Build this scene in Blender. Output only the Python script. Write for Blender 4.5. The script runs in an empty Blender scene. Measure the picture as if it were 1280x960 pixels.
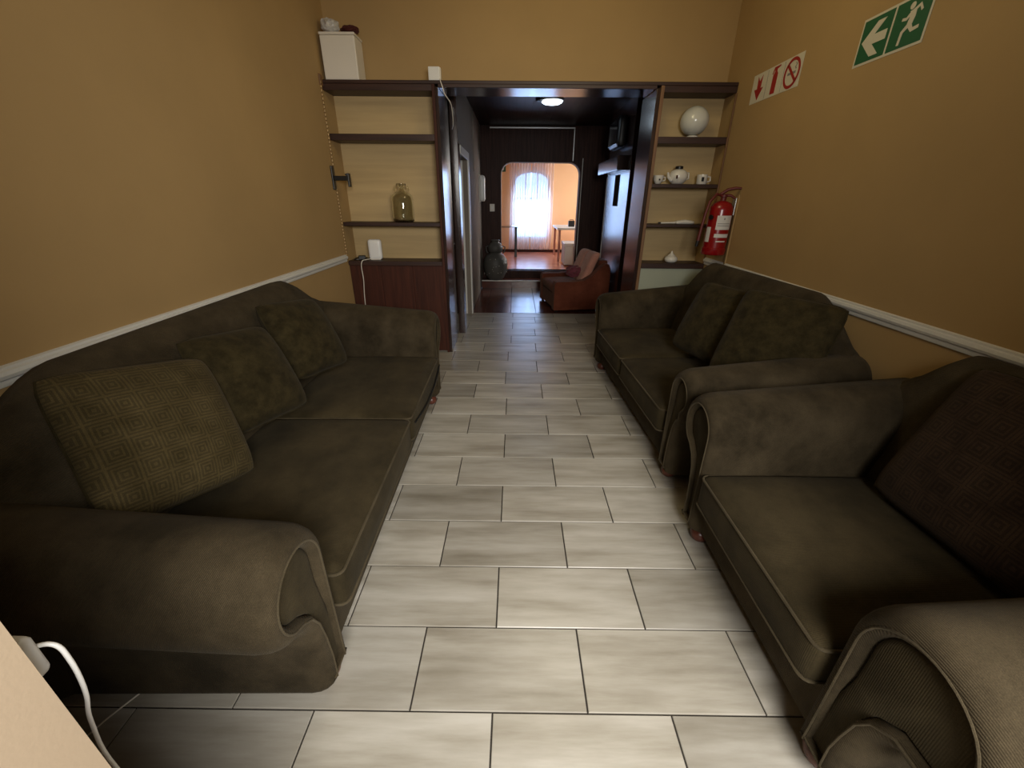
import bpy, bmesh, math, random
from mathutils import Vector, Matrix
from mathutils.geometry import tessellate_polygon
random.seed(7)
sc = bpy.context.scene
COL = sc.collection
PI = math.pi

# ------------------------------------------------------------------ camera
cam_d = bpy.data.cameras.new('camera')
cam = bpy.data.objects.new('camera', cam_d)
COL.objects.link(cam)
cam_d.sensor_fit = 'HORIZONTAL'
cam_d.sensor_width = 36.0
cam_d.lens = 509.75 / 1280 * 36.0
cam_d.clip_start = 0.02
PITCH, YAW, ROLL = 0.425084, -0.005006, -0.008246
def camera_matrix():
    cy, sy, cp, sp = math.cos(YAW), math.sin(YAW), math.cos(PITCH), math.sin(PITCH)
    f = Vector((sy*cp, cy*cp, -sp)); r = Vector((cy, -sy, 0)); d = f.cross(r)
    c, s = math.cos(ROLL), math.sin(ROLL)
    r2 = c*r + s*d; d2 = -s*r + c*d
    m = Matrix((r2, -d2, -f)).transposed().to_4x4()
    m.translation = (0, 0, 1.57)
    return m
cam.matrix_world = camera_matrix()
sc.camera = cam

# ------------------------------------------------------------------ sky, lights, exposure
sc.view_settings.view_transform = 'Standard'
sc.view_settings.look = 'None'
sc.view_settings.gamma = 1.0
sc.view_settings.use_curve_mapping = False
sc.view_settings.exposure = 0.0

w = bpy.data.worlds.new('world'); sc.world = w
w.use_nodes = True
bgn = w.node_tree.nodes['Background']
bgn.inputs['Color'].default_value = (0.34, 0.55, 1.0, 1)
bgn.inputs['Strength'].default_value = 3.0

def area(name, loc, target, size, size_y, power, color):
    l = bpy.data.lights.new(name, 'AREA'); l.shape = 'RECTANGLE'
    l.size = size; l.size_y = size_y; l.energy = power; l.color = color
    o = bpy.data.objects.new(name, l); COL.objects.link(o)
    o.location = loc
    o.rotation_euler = (Vector(target) - Vector(loc)).to_track_quat('-Z', 'Y').to_euler()
    return o
# daylight through the far room's curtained window
area('far_window_daylight', (0.40, 11.42, 1.45), (0.40, 8.0, 0.9), 1.0, 1.5, 27, (0.38, 0.60, 1.0))
# assumed daylight in the entrance behind the camera, coming through the doorway the camera stands in
area('assumed_entrance_daylight', (0.66, -1.10, 2.05), (-0.15, 0.8, 0.15), 1.4, 0.9, 148, (1.0, 0.97, 0.92))  # added unseen lamp for the assumed daylight
area('far_side_fill', (2.88, 10.0, 1.75), (0.5, 10.2, 0.7), 1.0, 1.3, 72, (1.0, 0.95, 0.9))  # added fill that brightens the far room, set at an unseen side window
# added weak warm fill for the room, out of view and without a fixture
l = bpy.data.lights.new('room_fill_light', 'POINT'); l.energy = 24; l.color = (1.0, 0.86, 0.52); l.shadow_soft_size = 0.35
o = bpy.data.objects.new('room_fill_light', l); COL.objects.link(o); o.location = (0.45, 2.9, 3.1)

# ------------------------------------------------------------------ materials
def lin(c):
    return tuple(((x/255)/12.92 if x/255 <= 0.04045 else (((x/255)+0.055)/1.055)**2.4) for x in c) + (1,)

def mat(name, color, rough=0.6, spec=0.5, metal=0.0, **kw):
    m = bpy.data.materials.new(name); m.use_nodes = True
    b = m.node_tree.nodes['Principled BSDF']
    b.inputs['Base Color'].default_value = color if len(color) == 4 else tuple(color) + (1,)
    b.inputs['Roughness'].default_value = rough
    b.inputs['Specular IOR Level'].default_value = spec
    b.inputs['Metallic'].default_value = metal
    for k, v in kw.items():
        b.inputs[k.replace('_', ' ')].default_value = v
    return m

class NT:
    """tiny node helper"""
    def __init__(s, m): s.m = m; s.t = m.node_tree; s.b = s.t.nodes['Principled BSDF']
    def n(s, typ, **kw):
        x = s.t.nodes.new(typ)
        for k, v in kw.items(): setattr(x, k, v)
        return x
    def l(s, a, b): s.t.links.new(a, b)
    def math(s, op, a, b=None, c=None):
        x = s.n('ShaderNodeMath', operation=op)
        for i, v in enumerate((a, b, c)):
            if v is None: continue
            if isinstance(v, (int, float)): x.inputs[i].default_value = v
            else: s.l(v, x.inputs[i])
        return x.outputs[0]
    def coords(s, kind='Object', scale=(1, 1, 1), rnd=0.0):
        tc = s.n('ShaderNodeTexCoord'); mp = s.n('ShaderNodeMapping')
        mp.inputs['Scale'].default_value = scale
        v = tc.outputs[kind]
        if rnd:
            oi = s.n('ShaderNodeObjectInfo')
            vm = s.n('ShaderNodeVectorMath', operation='ADD')
            mul = s.math('MULTIPLY', oi.outputs['Random'], rnd)
            cx = s.n('ShaderNodeCombineXYZ')
            s.l(mul, cx.inputs[0]); s.l(mul, cx.inputs[1]); s.l(mul, cx.inputs[2])
            s.l(v, vm.inputs[0]); s.l(cx.outputs[0], vm.inputs[1]); v = vm.outputs[0]
        s.l(v, mp.inputs['Vector'])
        return mp.outputs[0]
    def noise(s, vec, scale, detail=4, rough=0.55):
        x = s.n('ShaderNodeTexNoise'); s.l(vec, x.inputs['Vector'])
        x.inputs['Scale'].default_value = scale; x.inputs['Detail'].default_value = detail
        x.inputs['Roughness'].default_value = rough
        return x.outputs['Fac']
    def ramp(s, fac, stops):
        r = s.n('ShaderNodeValToRGB'); s.l(fac, r.inputs[0])
        els = r.color_ramp.elements
        while len(els) < len(stops): els.new(0.5)
        for e, (p, c) in zip(els, stops):
            e.position = p; e.color = c if len(c) == 4 else tuple(c) + (1,)
        return r.outputs[0]
    def mix(s, fac, a, b, blend='MIX'):
        x = s.n('ShaderNodeMix', data_type='RGBA', blend_type=blend)
        if isinstance(fac, (int, float)): x.inputs['Factor'].default_value = fac
        else: s.l(fac, x.inputs['Factor'])
        for k, v in (('A', a), ('B', b)):
            i = [q for q in x.inputs if q.name == k and q.type == 'RGBA'][0]
            if isinstance(v, tuple): i.default_value = v if len(v) == 4 else v + (1,)
            else: s.l(v, i)
        return [q for q in x.outputs if q.type == 'RGBA'][0]
    def bump(s, h, strength=0.3, dist=0.01):
        x = s.n('ShaderNodeBump'); x.inputs['Strength'].default_value = strength; x.inputs['Distance'].default_value = dist
        s.l(h, x.inputs['Height']); s.l(x.outputs[0], s.b.inputs['Normal'])
    def color(s, c): s.l(c, s.b.inputs['Base Color'])

def paint(name, c, var=0.06, rough=0.75):
    m = mat(name, c, rough, 0.3); t = NT(m)
    v = t.coords('Object')
    a = tuple(x*(1-var) for x in c[:3]); b = tuple(min(1, x*(1+var)) for x in c[:3])
    t.color(t.ramp(t.noise(v, 1.3, 5), [(0.3, a), (0.7, b)]))
    t.bump(t.noise(v, 160, 2), 0.12, 0.002)
    return m

def wood(name, dark, light, axis=2, rough=0.35, scale=1.0, coat=0.0, spec=0.5):
    m = mat(name, light, rough, spec); t = NT(m)
    sc_ = [14*scale]*3; sc_[axis] = 0.9*scale
    v = t.coords('Object', tuple(sc_), rnd=7.0)
    t.color(t.ramp(t.noise(v, 2.2, 7, 0.6), [(0.30, dark), (0.72, light)]))
    t.bump(t.noise(v, 6, 4), 0.06, 0.002)
    if coat:
        m.node_tree.nodes['Principled BSDF'].inputs['Coat Weight'].default_value = coat
        m.node_tree.nodes['Principled BSDF'].inputs['Coat Roughness'].default_value = 0.12
    return m

def fabric(name, c1, c2, rib=0.0, rib_scale=900, sheen=0.25, mott=5.0, ribaxis=(0, 1, 0.6)):
    m = mat(name, c1, 0.9, 0.15); t = NT(m)
    v = t.coords('Object', rnd=3.0)
    n1 = t.noise(v, mott, 6, 0.65)
    col = t.ramp(n1, [(0.34, c1), (0.66, c2)])
    fine = t.noise(v, 380, 2)
    col = t.mix(0.5, col, t.ramp(fine, [(0.3, (0.55,)*3), (0.7, (1.45,)*3)]), 'MULTIPLY')
    t.color(col)
    h = fine
    if rib:
        vm = t.n('ShaderNodeVectorMath', operation='DOT_PRODUCT')
        t.l(t.coords('Object'), vm.inputs[0]); vm.inputs[1].default_value = ribaxis
        s_ = t.math('SINE', t.math('MULTIPLY', vm.outputs['Value'], rib_scale))
        h = t.math('ADD', t.math('MULTIPLY', s_, rib), fine)
    t.bump(h, 0.35, 0.002)
    b = t.b
    b.inputs['Sheen Weight'].default_value = sheen; b.inputs['Sheen Roughness'].default_value = 0.5
    b.inputs['Sheen Tint'].default_value = (0.75, 0.66, 0.5, 1)
    return m

M = {}
WALL_C = (0.40, 0.262, 0.112)
M['wall'] = paint('ochre_wall_paint', WALL_C)
M['cream'] = paint('cream_wall_paint', (0.29, 0.222, 0.15), 0.03)
M['ceil'] = paint('ceiling_paint', (0.62, 0.56, 0.44), 0.03)
M['niche'] = wood('niche_board', (0.40, 0.28, 0.125), (0.54, 0.385, 0.18), 0, 0.6, 0.35)
M['white'] = paint('white_gloss_paint', (0.66, 0.65, 0.61), 0.05, 0.4)
M['mahog'] = wood('mahogany', (0.030, 0.008, 0.004), (0.075, 0.021, 0.010), 2, 0.6, spec=0.25)
M['mahog_x'] = wood('mahogany_boards', (0.018, 0.006, 0.0035), (0.046, 0.016, 0.008), 0, 0.5)
M['edge'] = wood('worn_wood_edge', (0.12, 0.055, 0.02), (0.26, 0.13, 0.05), 2, 0.5)
M['dark_gloss'] = wood('dark_lacquered_panel', (0.016, 0.009, 0.008), (0.042, 0.021, 0.016), 2, 0.20, 1.0, 0.0, 0.9)
M['sage'] = paint('pale_green_panel_paint', (0.36, 0.38, 0.29), 0.04, 0.45)
M['hall_wall'] = paint('grey_plaster', (0.20, 0.17, 0.14), 0.10)
M['peach'] = paint('peach_wall_paint', (0.85, 0.52, 0.28), 0.03)
M['grout'] = mat('grout', (0.035, 0.03, 0.025), 0.9, 0.2)

def planks(name, dark, light, axis_period, period, grain_axis, rough):
    m = wood(name, dark, light, grain_axis, rough+0.1, spec=0.10); t = NT(m)
    tc = t.n('ShaderNodeTexCoord'); sp = t.n('ShaderNodeSeparateXYZ'); t.l(tc.outputs['Object'], sp.inputs[0])
    f = t.math('FRACT', t.math('DIVIDE', sp.outputs[axis_period], period))
    g = t.math('LESS_THAN', t.math('ABSOLUTE', t.math('SUBTRACT', f, 0.5)), 0.46)
    t.bump(g, 0.5, 0.006)
    return m
M['planks_v'] = planks('dark_tongue_and_groove', (0.022, 0.009, 0.007), (0.060, 0.026, 0.018), 0, 0.11, 2, 0.34)
M['planks_c'] = planks('dark_ceiling_boards', (0.010, 0.006, 0.006), (0.030, 0.016, 0.014), 0, 0.11, 1, 0.30)

def tile_mat():
    m = mat('greige_wood_look_tile', (0.4, 0.37, 0.3), 0.34, 0.5); t = NT(m)
    v = t.coords('Object', (0.9, 7.5, 1), rnd=31.0)
    n = t.noise(v, 1.5, 8, 0.62)
    v2 = t.coords('Object', (0.9, 3.0, 1), rnd=57.0)
    n2 = t.noise(v2, 2.0, 3, 0.5)
    col = t.ramp(n, [(0.25, (0.25, 0.22, 0.17)), (0.45, (0.39, 0.36, 0.30)), (0.62, (0.49, 0.46, 0.40)), (0.8, (0.55, 0.525, 0.47))])
    col = t.mix(t.math('MULTIPLY', n2, 0.9), col, t.ramp(n2, [(0.40, (1.06,)*3), (0.70, (0.60, 0.57, 0.52))]), 'MULTIPLY')
    oi = t.n('ShaderNodeObjectInfo')
    col = t.mix(1.0, col, t.ramp(oi.outputs['Random'], [(0.0, (0.80,)*3), (1.0, (1.08,)*3)]), 'MULTIPLY')
    t.color(col)
    t.l(t.ramp(n, [(0.3, (0.40,)*3), (0.8, (0.26,)*3)]), t.b.inputs['Roughness'])
    t.bump(n, 0.08, 0.003)
    return m
M['tile'] = tile_mat()
def red_tile():
    m = mat('dark_red_glazed_tile', (0.12, 0.03, 0.02), 0.2, 0.45); t = NT(m)
    v = t.coords('Object', rnd=13.0)
    t.color(t.ramp(t.noise(v, 6, 5), [(0.3, (0.060, 0.018, 0.012)), (0.7, (0.12, 0.038, 0.024))]))
    return m
M['red_tile'] = red_tile()
M['far_floor'] = mat('terracotta_floor', (0.42, 0.13, 0.07), 0.22, 0.6)
NT(M['far_floor']).color(NT(M['far_floor']).ramp(NT(M['far_floor']).noise(NT(M['far_floor']).coords('Object'), 3, 4), [(0.3, (0.50, 0.17, 0.10)), (0.7, (0.64, 0.25, 0.15))]))

BR1, BR2 = (0.021, 0.015, 0.007), (0.062, 0.046, 0.025)
M['sofa'] = fabric('brown_corduroy', BR1, BR2, 1.2, 1300, 0.04, 4.0)
M['sofa_seat'] = fabric('worn_brown_seat_fabric', (0.018, 0.013, 0.005), (0.050, 0.037, 0.017), 0.5, 1300, 0.04, 3.0, (1, 0, 0))
M['piping'] = fabric('brown_piping', (0.042, 0.032, 0.017), (0.075, 0.058, 0.033), 0, 900, 0.08)
M['pillow_plain'] = fabric('olive_brown_chenille', (0.014, 0.010, 0.003), (0.038, 0.028, 0.010), 0, 900, 0.05, 16.0)
def squares_fabric(name, dark, light, period, rings):
    m = fabric(name, dark, light, 0, 900, 0.05, 9.0); t = NT(m)
    tc = t.n('ShaderNodeTexCoord'); sp = t.n('ShaderNodeSeparateXYZ'); t.l(tc.outputs['Object'], sp.inputs[0])
    def cell(o): return t.math('ABSOLUTE', t.math('SUBTRACT', t.math('FRACT', t.math('ADD', t.math('DIVIDE', o, period), 10.0)), 0.5))
    d = t.math('MAXIMUM', cell(sp.outputs[0]), cell(sp.outputs[1]))
    s_ = t.math('SINE', t.math('MULTIPLY', d, rings*4*PI))
    edge = t.math('GREATER_THAN', d, 0.455)
    k = t.math('MAXIMUM', t.math('GREATER_THAN', s_, 0.3), edge)
    base = t.b.inputs['Base Color'].links[0].from_socket
    t.color(t.mix(k, base, t.mix(1.0, base, (1.55, 1.52, 1.45), 'MULTIPLY')))
    t.bump(k, 0.6, 0.004)
    return m
M['pillow_sq'] = squares_fabric('embossed_squares_fabric', (0.034, 0.025, 0.009), (0.060, 0.045, 0.019), 0.074, 3.2)
M['pillow_sq2'] = squares_fabric('embossed_squares_red_brown', (0.016, 0.009, 0.005), (0.030, 0.018, 0.010), 0.085, 3.0)
M['bun'] = wood('red_brown_turned_wood', (0.07, 0.02, 0.012), (0.16, 0.05, 0.03), 2, 0.3)
M['plastic'] = mat('white_plastic', (0.74, 0.73, 0.70), 0.35)
M['plastic_w'] = mat('warm_white_plastic', (0.72, 0.67, 0.58), 0.4)
M['black'] = mat('black_plastic', (0.008, 0.008, 0.008), 0.4)
M['gloss_black'] = mat('gloss_black', (0.006, 0.007, 0.01), 0.12, 0.8)
M['red'] = mat('red_enamel', (0.24, 0.004, 0.006), 0.25, 0.6)
M['dk_red'] = mat('dark_red_rubber', (0.11, 0.012, 0.01), 0.5)
M['label_w'] = mat('label_white', (0.62, 0.60, 0.56), 0.6)
M['label_g'] = mat('label_print_grey', (0.22, 0.21, 0.20), 0.6)
M['sign_w'] = mat('sign_white', (0.60, 0.56, 0.45), 0.5)
M['sign_green'] = mat('sign_green', (0.004, 0.095, 0.036), 0.5)
M['sign_red'] = mat('sign_red', (0.32, 0.012, 0.010), 0.5)
M['china'] = mat('white_glazed_china', (0.70, 0.67, 0.60), 0.22, 0.6)
M['china_eggshell'] = mat('eggshell_glazed_china', (0.60, 0.60, 0.54), 0.18, 0.7)
NT(M['china_eggshell']).bump(NT(M['china_eggshell']).noise(NT(M['china_eggshell']).coords('Object'), 60, 3), 0.12, 0.004)
M['glass'] = mat('green_tinted_glass', (0.94, 0.955, 0.89), 0.03, 0.5, Transmission_Weight=1.0, IOR=1.45)
M['pane'] = mat('window_glass', (1, 1, 1), 0.0, 0.5, Transmission_Weight=1.0, IOR=1.02)
M['stone'] = paint('speckled_grey_stoneware', (0.085, 0.08, 0.07), 0.3, 0.5)
M['rust'] = fabric('rust_red_upholstery', (0.10, 0.026, 0.014), (0.16, 0.046, 0.024), 0, 900, 0.1)
M['pink'] = fabric('dusty_pink_upholstery', (0.42, 0.19, 0.14), (0.56, 0.27, 0.20), 0, 900, 0.3)
M['purple'] = fabric('plum_cloth', (0.09, 0.018, 0.026), (0.20, 0.05, 0.07), 0, 900, 0.3)
M['bag'] = mat('crumpled_white_film', (0.55, 0.53, 0.5), 0.4)
M['maroon'] = mat('maroon_cloth', (0.06, 0.008, 0.006), 0.8)
M['metal'] = mat('grey_metal', (0.4, 0.4, 0.4), 0.35, 0.5, 1.0)
M['brass'] = mat('aged_brass_strip', (0.34, 0.22, 0.09), 0.4, 0.5, 0.3)
lamp_m = mat('lit_lamp_glass', (0.9, 0.95, 1.0), 0.3)
lamp_m.node_tree.nodes['Principled BSDF'].inputs['Emission Color'].default_value = (0.72, 0.86, 1.0, 1)
lamp_m.node_tree.nodes['Principled BSDF'].inputs['Emission Strength'].default_value = 5.0
M['lamp'] = lamp_m
def curtain_mat():
    m = bpy.data.materials.new('sheer_curtain'); m.use_nodes = True
    t = m.node_tree; out = t.nodes['Material Output']; t.nodes.remove(t.nodes['Principled BSDF'])
    tr = t.nodes.new('ShaderNodeBsdfTransparent'); tl = t.nodes.new('ShaderNodeBsdfTranslucent'); df = t.nodes.new('ShaderNodeBsdfDiffuse')
    tr.inputs[0].default_value = (1, 0.97, 0.97, 1)
    tl.inputs[0].default_value = (0.90, 0.84, 0.84, 1); df.inputs[0].default_value = (0.86, 0.76, 0.74, 1)
    a = t.nodes.new('ShaderNodeMixShader'); b = t.nodes.new('ShaderNodeMixShader')
    a.inputs[0].default_value = 0.5; t.links.new(tl.outputs[0], a.inputs[1]); t.links.new(df.outputs[0], a.inputs[2])
    b.inputs[0].default_value = 0.62; t.links.new(tr.outputs[0], b.inputs[1]); t.links.new(a.outputs[0], b.inputs[2])
    t.links.new(b.outputs[0], out.inputs[0])
    return m
M['curtain'] = curtain_mat()

# ------------------------------------------------------------------ mesh helpers
def obj(name, verts, faces, m, parent=None, smooth=False, kind=None, loc=None, fix=True):
    me = bpy.data.meshes.new(name)
    me.from_pydata([tuple(v) for v in verts], [], faces)
    if fix:
        bm = bmesh.new(); bm.from_mesh(me)
        bmesh.ops.remove_doubles(bm, verts=bm.verts, dist=1e-6)
        bmesh.ops.recalc_face_normals(bm, faces=bm.faces)
        bm.to_mesh(me); bm.free()
    me.materials.append(M[m] if isinstance(m, str) else m)
    if smooth:
        for p in me.polygons: p.use_smooth = True
        try: me.set_sharp_from_angle(angle=math.radians(50 if smooth is True else smooth))
        except Exception: pass
    o = bpy.data.objects.new(name, me); COL.objects.link(o)
    if parent: o.parent = parent
    if loc: o.location = loc
    if kind: o['kind'] = kind
    return o

def tag(o, label=None, cat=None, group=None, kind=None):
    if label: o['label'] = label
    if cat: o['category'] = cat
    if group: o['group'] = group
    if kind: o['kind'] = kind
    return o

def empty(name, loc, rotz, label, cat, group=None):
    o = bpy.data.objects.new(name, None); COL.objects.link(o)
    o.empty_display_size = 0.1
    o.location = loc; o.rotation_euler = (0, 0, rotz)
    return tag(o, label, cat, group)

class MB:
    def __init__(s): s.v = []; s.f = []
    def add(s, v, f):
        k = len(s.v); s.v += [Vector(p) for p in v]; s.f += [tuple(i+k for i in q) for q in f]; return s
    def box(s, x0, x1, y0, y1, z0, z1, bev=0.0):
        if not bev:
            return s.add([(x, y, z) for x in (x0, x1) for y in (y0, y1) for z in (z0, z1)],
                         [(0, 1, 3, 2), (4, 6, 7, 5), (0, 4, 5, 1), (2, 3, 7, 6), (0, 2, 6, 4), (1, 5, 7, 3)])
        bm = bmesh.new(); bmesh.ops.create_cube(bm, size=1)
        for v in bm.verts:
            v.co = Vector(((x0+x1)/2 + v.co.x*(x1-x0), (y0+y1)/2 + v.co.y*(y1-y0), (z0+z1)/2 + v.co.z*(z1-z0)))
        bmesh.ops.bevel(bm, geom=bm.edges[:], offset=bev, segments=2, affect='EDGES', profile=0.5)
        bm.verts.index_update()
        s.add([v.co.copy() for v in bm.verts], [tuple(v.index for v in f.verts) for f in bm.faces]); bm.free()
        return s
    def cable(s, pts, r, n=8, k=6):
        P = [Vector(p) for p in pts]; out = []
        for i in range(len(P)-1):
            a, b, c, d = P[max(i-1, 0)], P[i], P[i+1], P[min(i+2, len(P)-1)]
            for j in range(k):
                t = j/k
                out.append(0.5*((2*b) + (c-a)*t + (2*a-5*b+4*c-d)*t*t + (3*b-a-3*c+d)*t**3))
        return s.tube(out + [P[-1]], r, n)
    def tube(s, pts, r, n=8, closed=False, cap=True):
        pts = [Vector(p) for p in pts]; N = len(pts); rings = []
        up = None
        for i, p in enumerate(pts):
            a = pts[(i-1) % N] if (closed or i > 0) else p
            b = pts[(i+1) % N] if (closed or i < N-1) else p
            d = (b-a).normalized()
            if up is None:
                up = Vector((0, 0, 1)) if abs(d.z) < 0.9 else Vector((1, 0, 0))
            x = d.cross(up)
            if x.length < 1e-5: x = d.orthogonal()
            x.normalize(); y = x.cross(d).normalized(); up = y
            rr = r[i] if isinstance(r, (list, tuple)) else r
            rings.append([p + rr*(math.cos(2*PI*k/n)*x + math.sin(2*PI*k/n)*y) for k in range(n)])
        v = [q for ring in rings for q in ring]; f = []
        for i in range(N if closed else N-1):
            j = (i+1) % N
            for k in range(n):
                f.append((i*n+k, i*n+(k+1) % n, j*n+(k+1) % n, j*n+k))
        if cap and not closed:
            f.append(tuple(range(n))); f.append(tuple(range((N-1)*n, N*n)))
        return s.add(v, f)
    def lathe(s, prof, n=24, c=(0, 0, 0), sx=1, sy=1):
        v = []; f = []; N = len(prof)
        for (r, z) in prof:
            for k in range(n):
                v.append((c[0]+sx*max(r, 1e-4)*math.cos(2*PI*k/n), c[1]+sy*max(r, 1e-4)*math.sin(2*PI*k/n), c[2]+z))
        for i in range(N-1):
            for k in range(n):
                f.append((i*n+k, i*n+(k+1) % n, (i+1)*n+(k+1) % n, (i+1)*n+k))
        f.append(tuple(range(n))); f.append(tuple(range((N-1)*n, N*n)))
        return s.add(v, f)
    def prism(s, poly, holes, to3, th):
        """polygon (list of 2d) with holes extruded from depth 0 to th; to3(a,b,d) -> xyz"""
        loops = [poly] + holes
        tri = tessellate_polygon([[Vector((a, b, 0)) for a, b in L] for L in loops])
        flat = [p for L in loops for p in L]; n = len(flat)
        v = [to3(a, b, 0) for a, b in flat] + [to3(a, b, th) for a, b in flat]
        f = [tuple(t) for t in tri] + [tuple(i+n for i in t) for t in tri]
        k = 0
        for L in loops:
            m = len(L)
            for i in range(m):
                f.append((k+i, k+(i+1) % m, k+(i+1) % m+n, k+i+n))
            k += m
        return s.add(v, f)
    def build(s, name, m, parent=None, smooth=False, kind=None, fix=True):
        return obj(name, s.v, s.f, m, parent, smooth, kind, fix=fix)

def B(name, m, x0, x1, y0, y1, z0, z1, parent=None, bev=0.0, kind=None):
    return MB().box(min(x0, x1), max(x0, x1), min(y0, y1), max(y0, y1), min(z0, z1), max(z0, z1), bev).build(name, m, parent, False, kind)

def rounded_box(w, d, h, r, n=(10, 10, 4), puff=0.0, sag=0.0, crown=None):
    """subdivided rounded box centred in xy, bottom at z=0"""
    nx, ny, nz = n; vs = {}; V = []; F = []
    def vert(i, j, k):
        key = (i, j, k)
        if key in vs: return vs[key]
        x = -w/2 + w*i/nx; y = -d/2 + d*j/ny; z = h*k/nz
        def rem(t, a, b):    # concentrate samples near borders
            return t
        cx = max(-w/2+r, min(w/2-r, x)); cy = max(-d/2+r, min(d/2-r, y)); cz = max(r, min(h-r, z))
        dv = Vector((x-cx, y-cy, z-cz))
        if dv.length > 1e-9: p = Vector((cx, cy, cz)) + dv.normalized()*r*min(1, dv.length/r if dv.length < r else 1)
        else: p = Vector((x, y, z))
        u, q = 2*p.x/w, 2*p.y/d
        p.z += puff*max(0, 1-u*u)**0.6*max(0, 1-q*q)**0.6*(p.z/h)
        p.y += -sag*max(0, 1-u*u)*(1 if q < -0.8 else 0)*max(0, 1-abs(2*p.z/h-1))
        vs[key] = len(V); V.append(p); return vs[key]
    for i in range(nx):
        for j in range(ny):
            for k in (0, nz): F.append([vert(i, j, k), vert(i+1, j, k), vert(i+1, j+1, k), vert(i, j+1, k)])
    for i in range(nx):
        for k in range(nz):
            for j in (0, ny): F.append([vert(i, j, k), vert(i+1, j, k), vert(i+1, j, k+1), vert(i, j, k+1)])
    for j in range(ny):
        for k in range(nz):
            for i in (0, nx): F.append([vert(i, j, k), vert(i, j+1, k), vert(i, j+1, k+1), vert(i, j, k+1)])
    return V, [tuple(f) for f in F]

def struct(name, m, *a, **k):
    o = B(name, m, *a, **k); o['kind'] = 'structure'; return o

# ------------------------------------------------------------------ setting
XL, XR, YS, YB, ZC = -1.71, 1.93, 4.32, 4.57, 3.45     # room walls, shelf front, niche back, ceiling
YN = 0.224                                             # room side of the near wall
HL, HR, YE, HZ = -0.64, 1.62, 8.35, 2.75               # hall walls, hall end wall, hall ceiling
FZ = 0.28                                              # far room floor level

floor = struct('floor', 'grout', -2.6, 2.6, -3.3, 6.08, -0.12, -0.006)
tag(floor, 'floor of greige wood-look tiles in running bond')
# tiles
x0, off, y0, TW, TD, GAP = -0.3397, 0.279, 0.7933, 0.6, 0.29757, 0.0055
shift = {8: -.008, 9: -.02, 10: -.025, 11: -.005, 12: -.01, 13: .022, 14: .006, 15: .035, 16: .032, 17: .035}
tile_meshes = {}
def tile(parent, name, xa, xb, ya, yb, z, th, m, bev=0.0018):
    wx, wy = round(xb-xa-GAP, 4), round(yb-ya-GAP, 4)
    if wx < 0.02 or wy < 0.02: return
    key = (wx, wy, m)
    if key not in tile_meshes:
        a, b, c = wx/2, wy/2, bev
        v = [(-a, -b, -th), (a, -b, -th), (a, b, -th), (-a, b, -th), (-a, -b, -c), (a, -b, -c), (a, b, -c), (-a, b, -c),
             (-a+c, -b+c, 0), (a-c, -b+c, 0), (a-c, b-c, 0), (-a+c, b-c, 0)]
        f = [(0, 1, 5, 4), (1, 2, 6, 5), (2, 3, 7, 6), (3, 0, 4, 7), (4, 5, 9, 8), (5, 6, 10, 9), (6, 7, 11, 10), (7, 4, 8, 11), (8, 9, 10, 11)]
        me = bpy.data.meshes.new(name); me.from_pydata(v, [], f); me.materials.append(M[m]); tile_meshes[key] = me
    o = bpy.data.objects.new(name, tile_meshes[key]); COL.objects.link(o)
    o.parent = parent; o.location = ((xa+xb)/2, (ya+yb)/2, z + random.uniform(-.0006, .0006))
for band in range(-3, 18):
    ya = y0 + band*TD
    yb = min(ya + TD, 6.08)
    s = x0 + (off if band % 2 else 0) + shift.get(band, 0)
    xa_lim, xb_lim = (XL, XR) if yb < 4.6 else (-0.95, HR)
    if ya < 0.2: xa_lim, xb_lim = -1.2, 1.6
    k = -4
    while s + k*TW < xb_lim:
        xa, xb = max(s + k*TW, xa_lim), min(s + (k+1)*TW, xb_lim)
        if xb - xa > 0.03: tile(floor, 'tile', xa, xb, ya, yb, 0.0, 0.008, 'tile')
        k += 1
# main room walls
wl = struct('wall_left', 'wall', XL-0.2, XL, YN, YB+0.12, 0, ZC); tag(wl, 'long ochre wall behind the left sofa')
wr = struct('wall_right', 'wall', XR, XR+0.2, YN-0.2, YB+0.12, 0, ZC); tag(wr, 'long ochre wall behind the loveseat')
# back wall: ochre, with the passage opening cut out
to_back = lambda a, b, d: (a, YB + d, b)
OPL, OPR, OPZ = -0.70, 1.235, 2.485
wb = MB().prism([(XL, 0), (OPL, 0), (OPL, OPZ), (OPR, OPZ), (OPR, 0), (XR, 0), (XR, ZC), (XL, ZC)], [], to_back, 0.12).build('wall_back', 'wall')
tag(wb, 'ochre wall above and behind the built-in shelves', kind='structure')
ce = struct('ceiling', 'ceil', -2.6, 2.6, -3.3, YB+0.12, ZC, ZC+0.15)
# near wall with the doorway the camera stands in
wn = MB().prism([(-2.6, 0), (-0.425, 0), (-0.425, 2.35), (1.05, 2.35), (1.05, 0), (2.6, 0), (2.6, ZC), (-2.6, ZC)], [], lambda a, b, d: (a, YN - d, b), 0.22).build('wall_near', 'cream')
tag(wn, 'cream painted wall edge of the doorway in the near left corner', kind='structure')
# entrance behind the camera
for nm, a in (('wall_entrance_left', (-2.8, -2.6, -3.3, YN-0.22, 0, ZC)), ('wall_entrance_right', (2.6, 2.8, -3.3, YN-0.22, 0, ZC)), ('wall_entrance_rear', (-2.8, 2.8, -3.45, -3.3, 0, ZC))):
    struct(nm, 'cream', *a)
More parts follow.
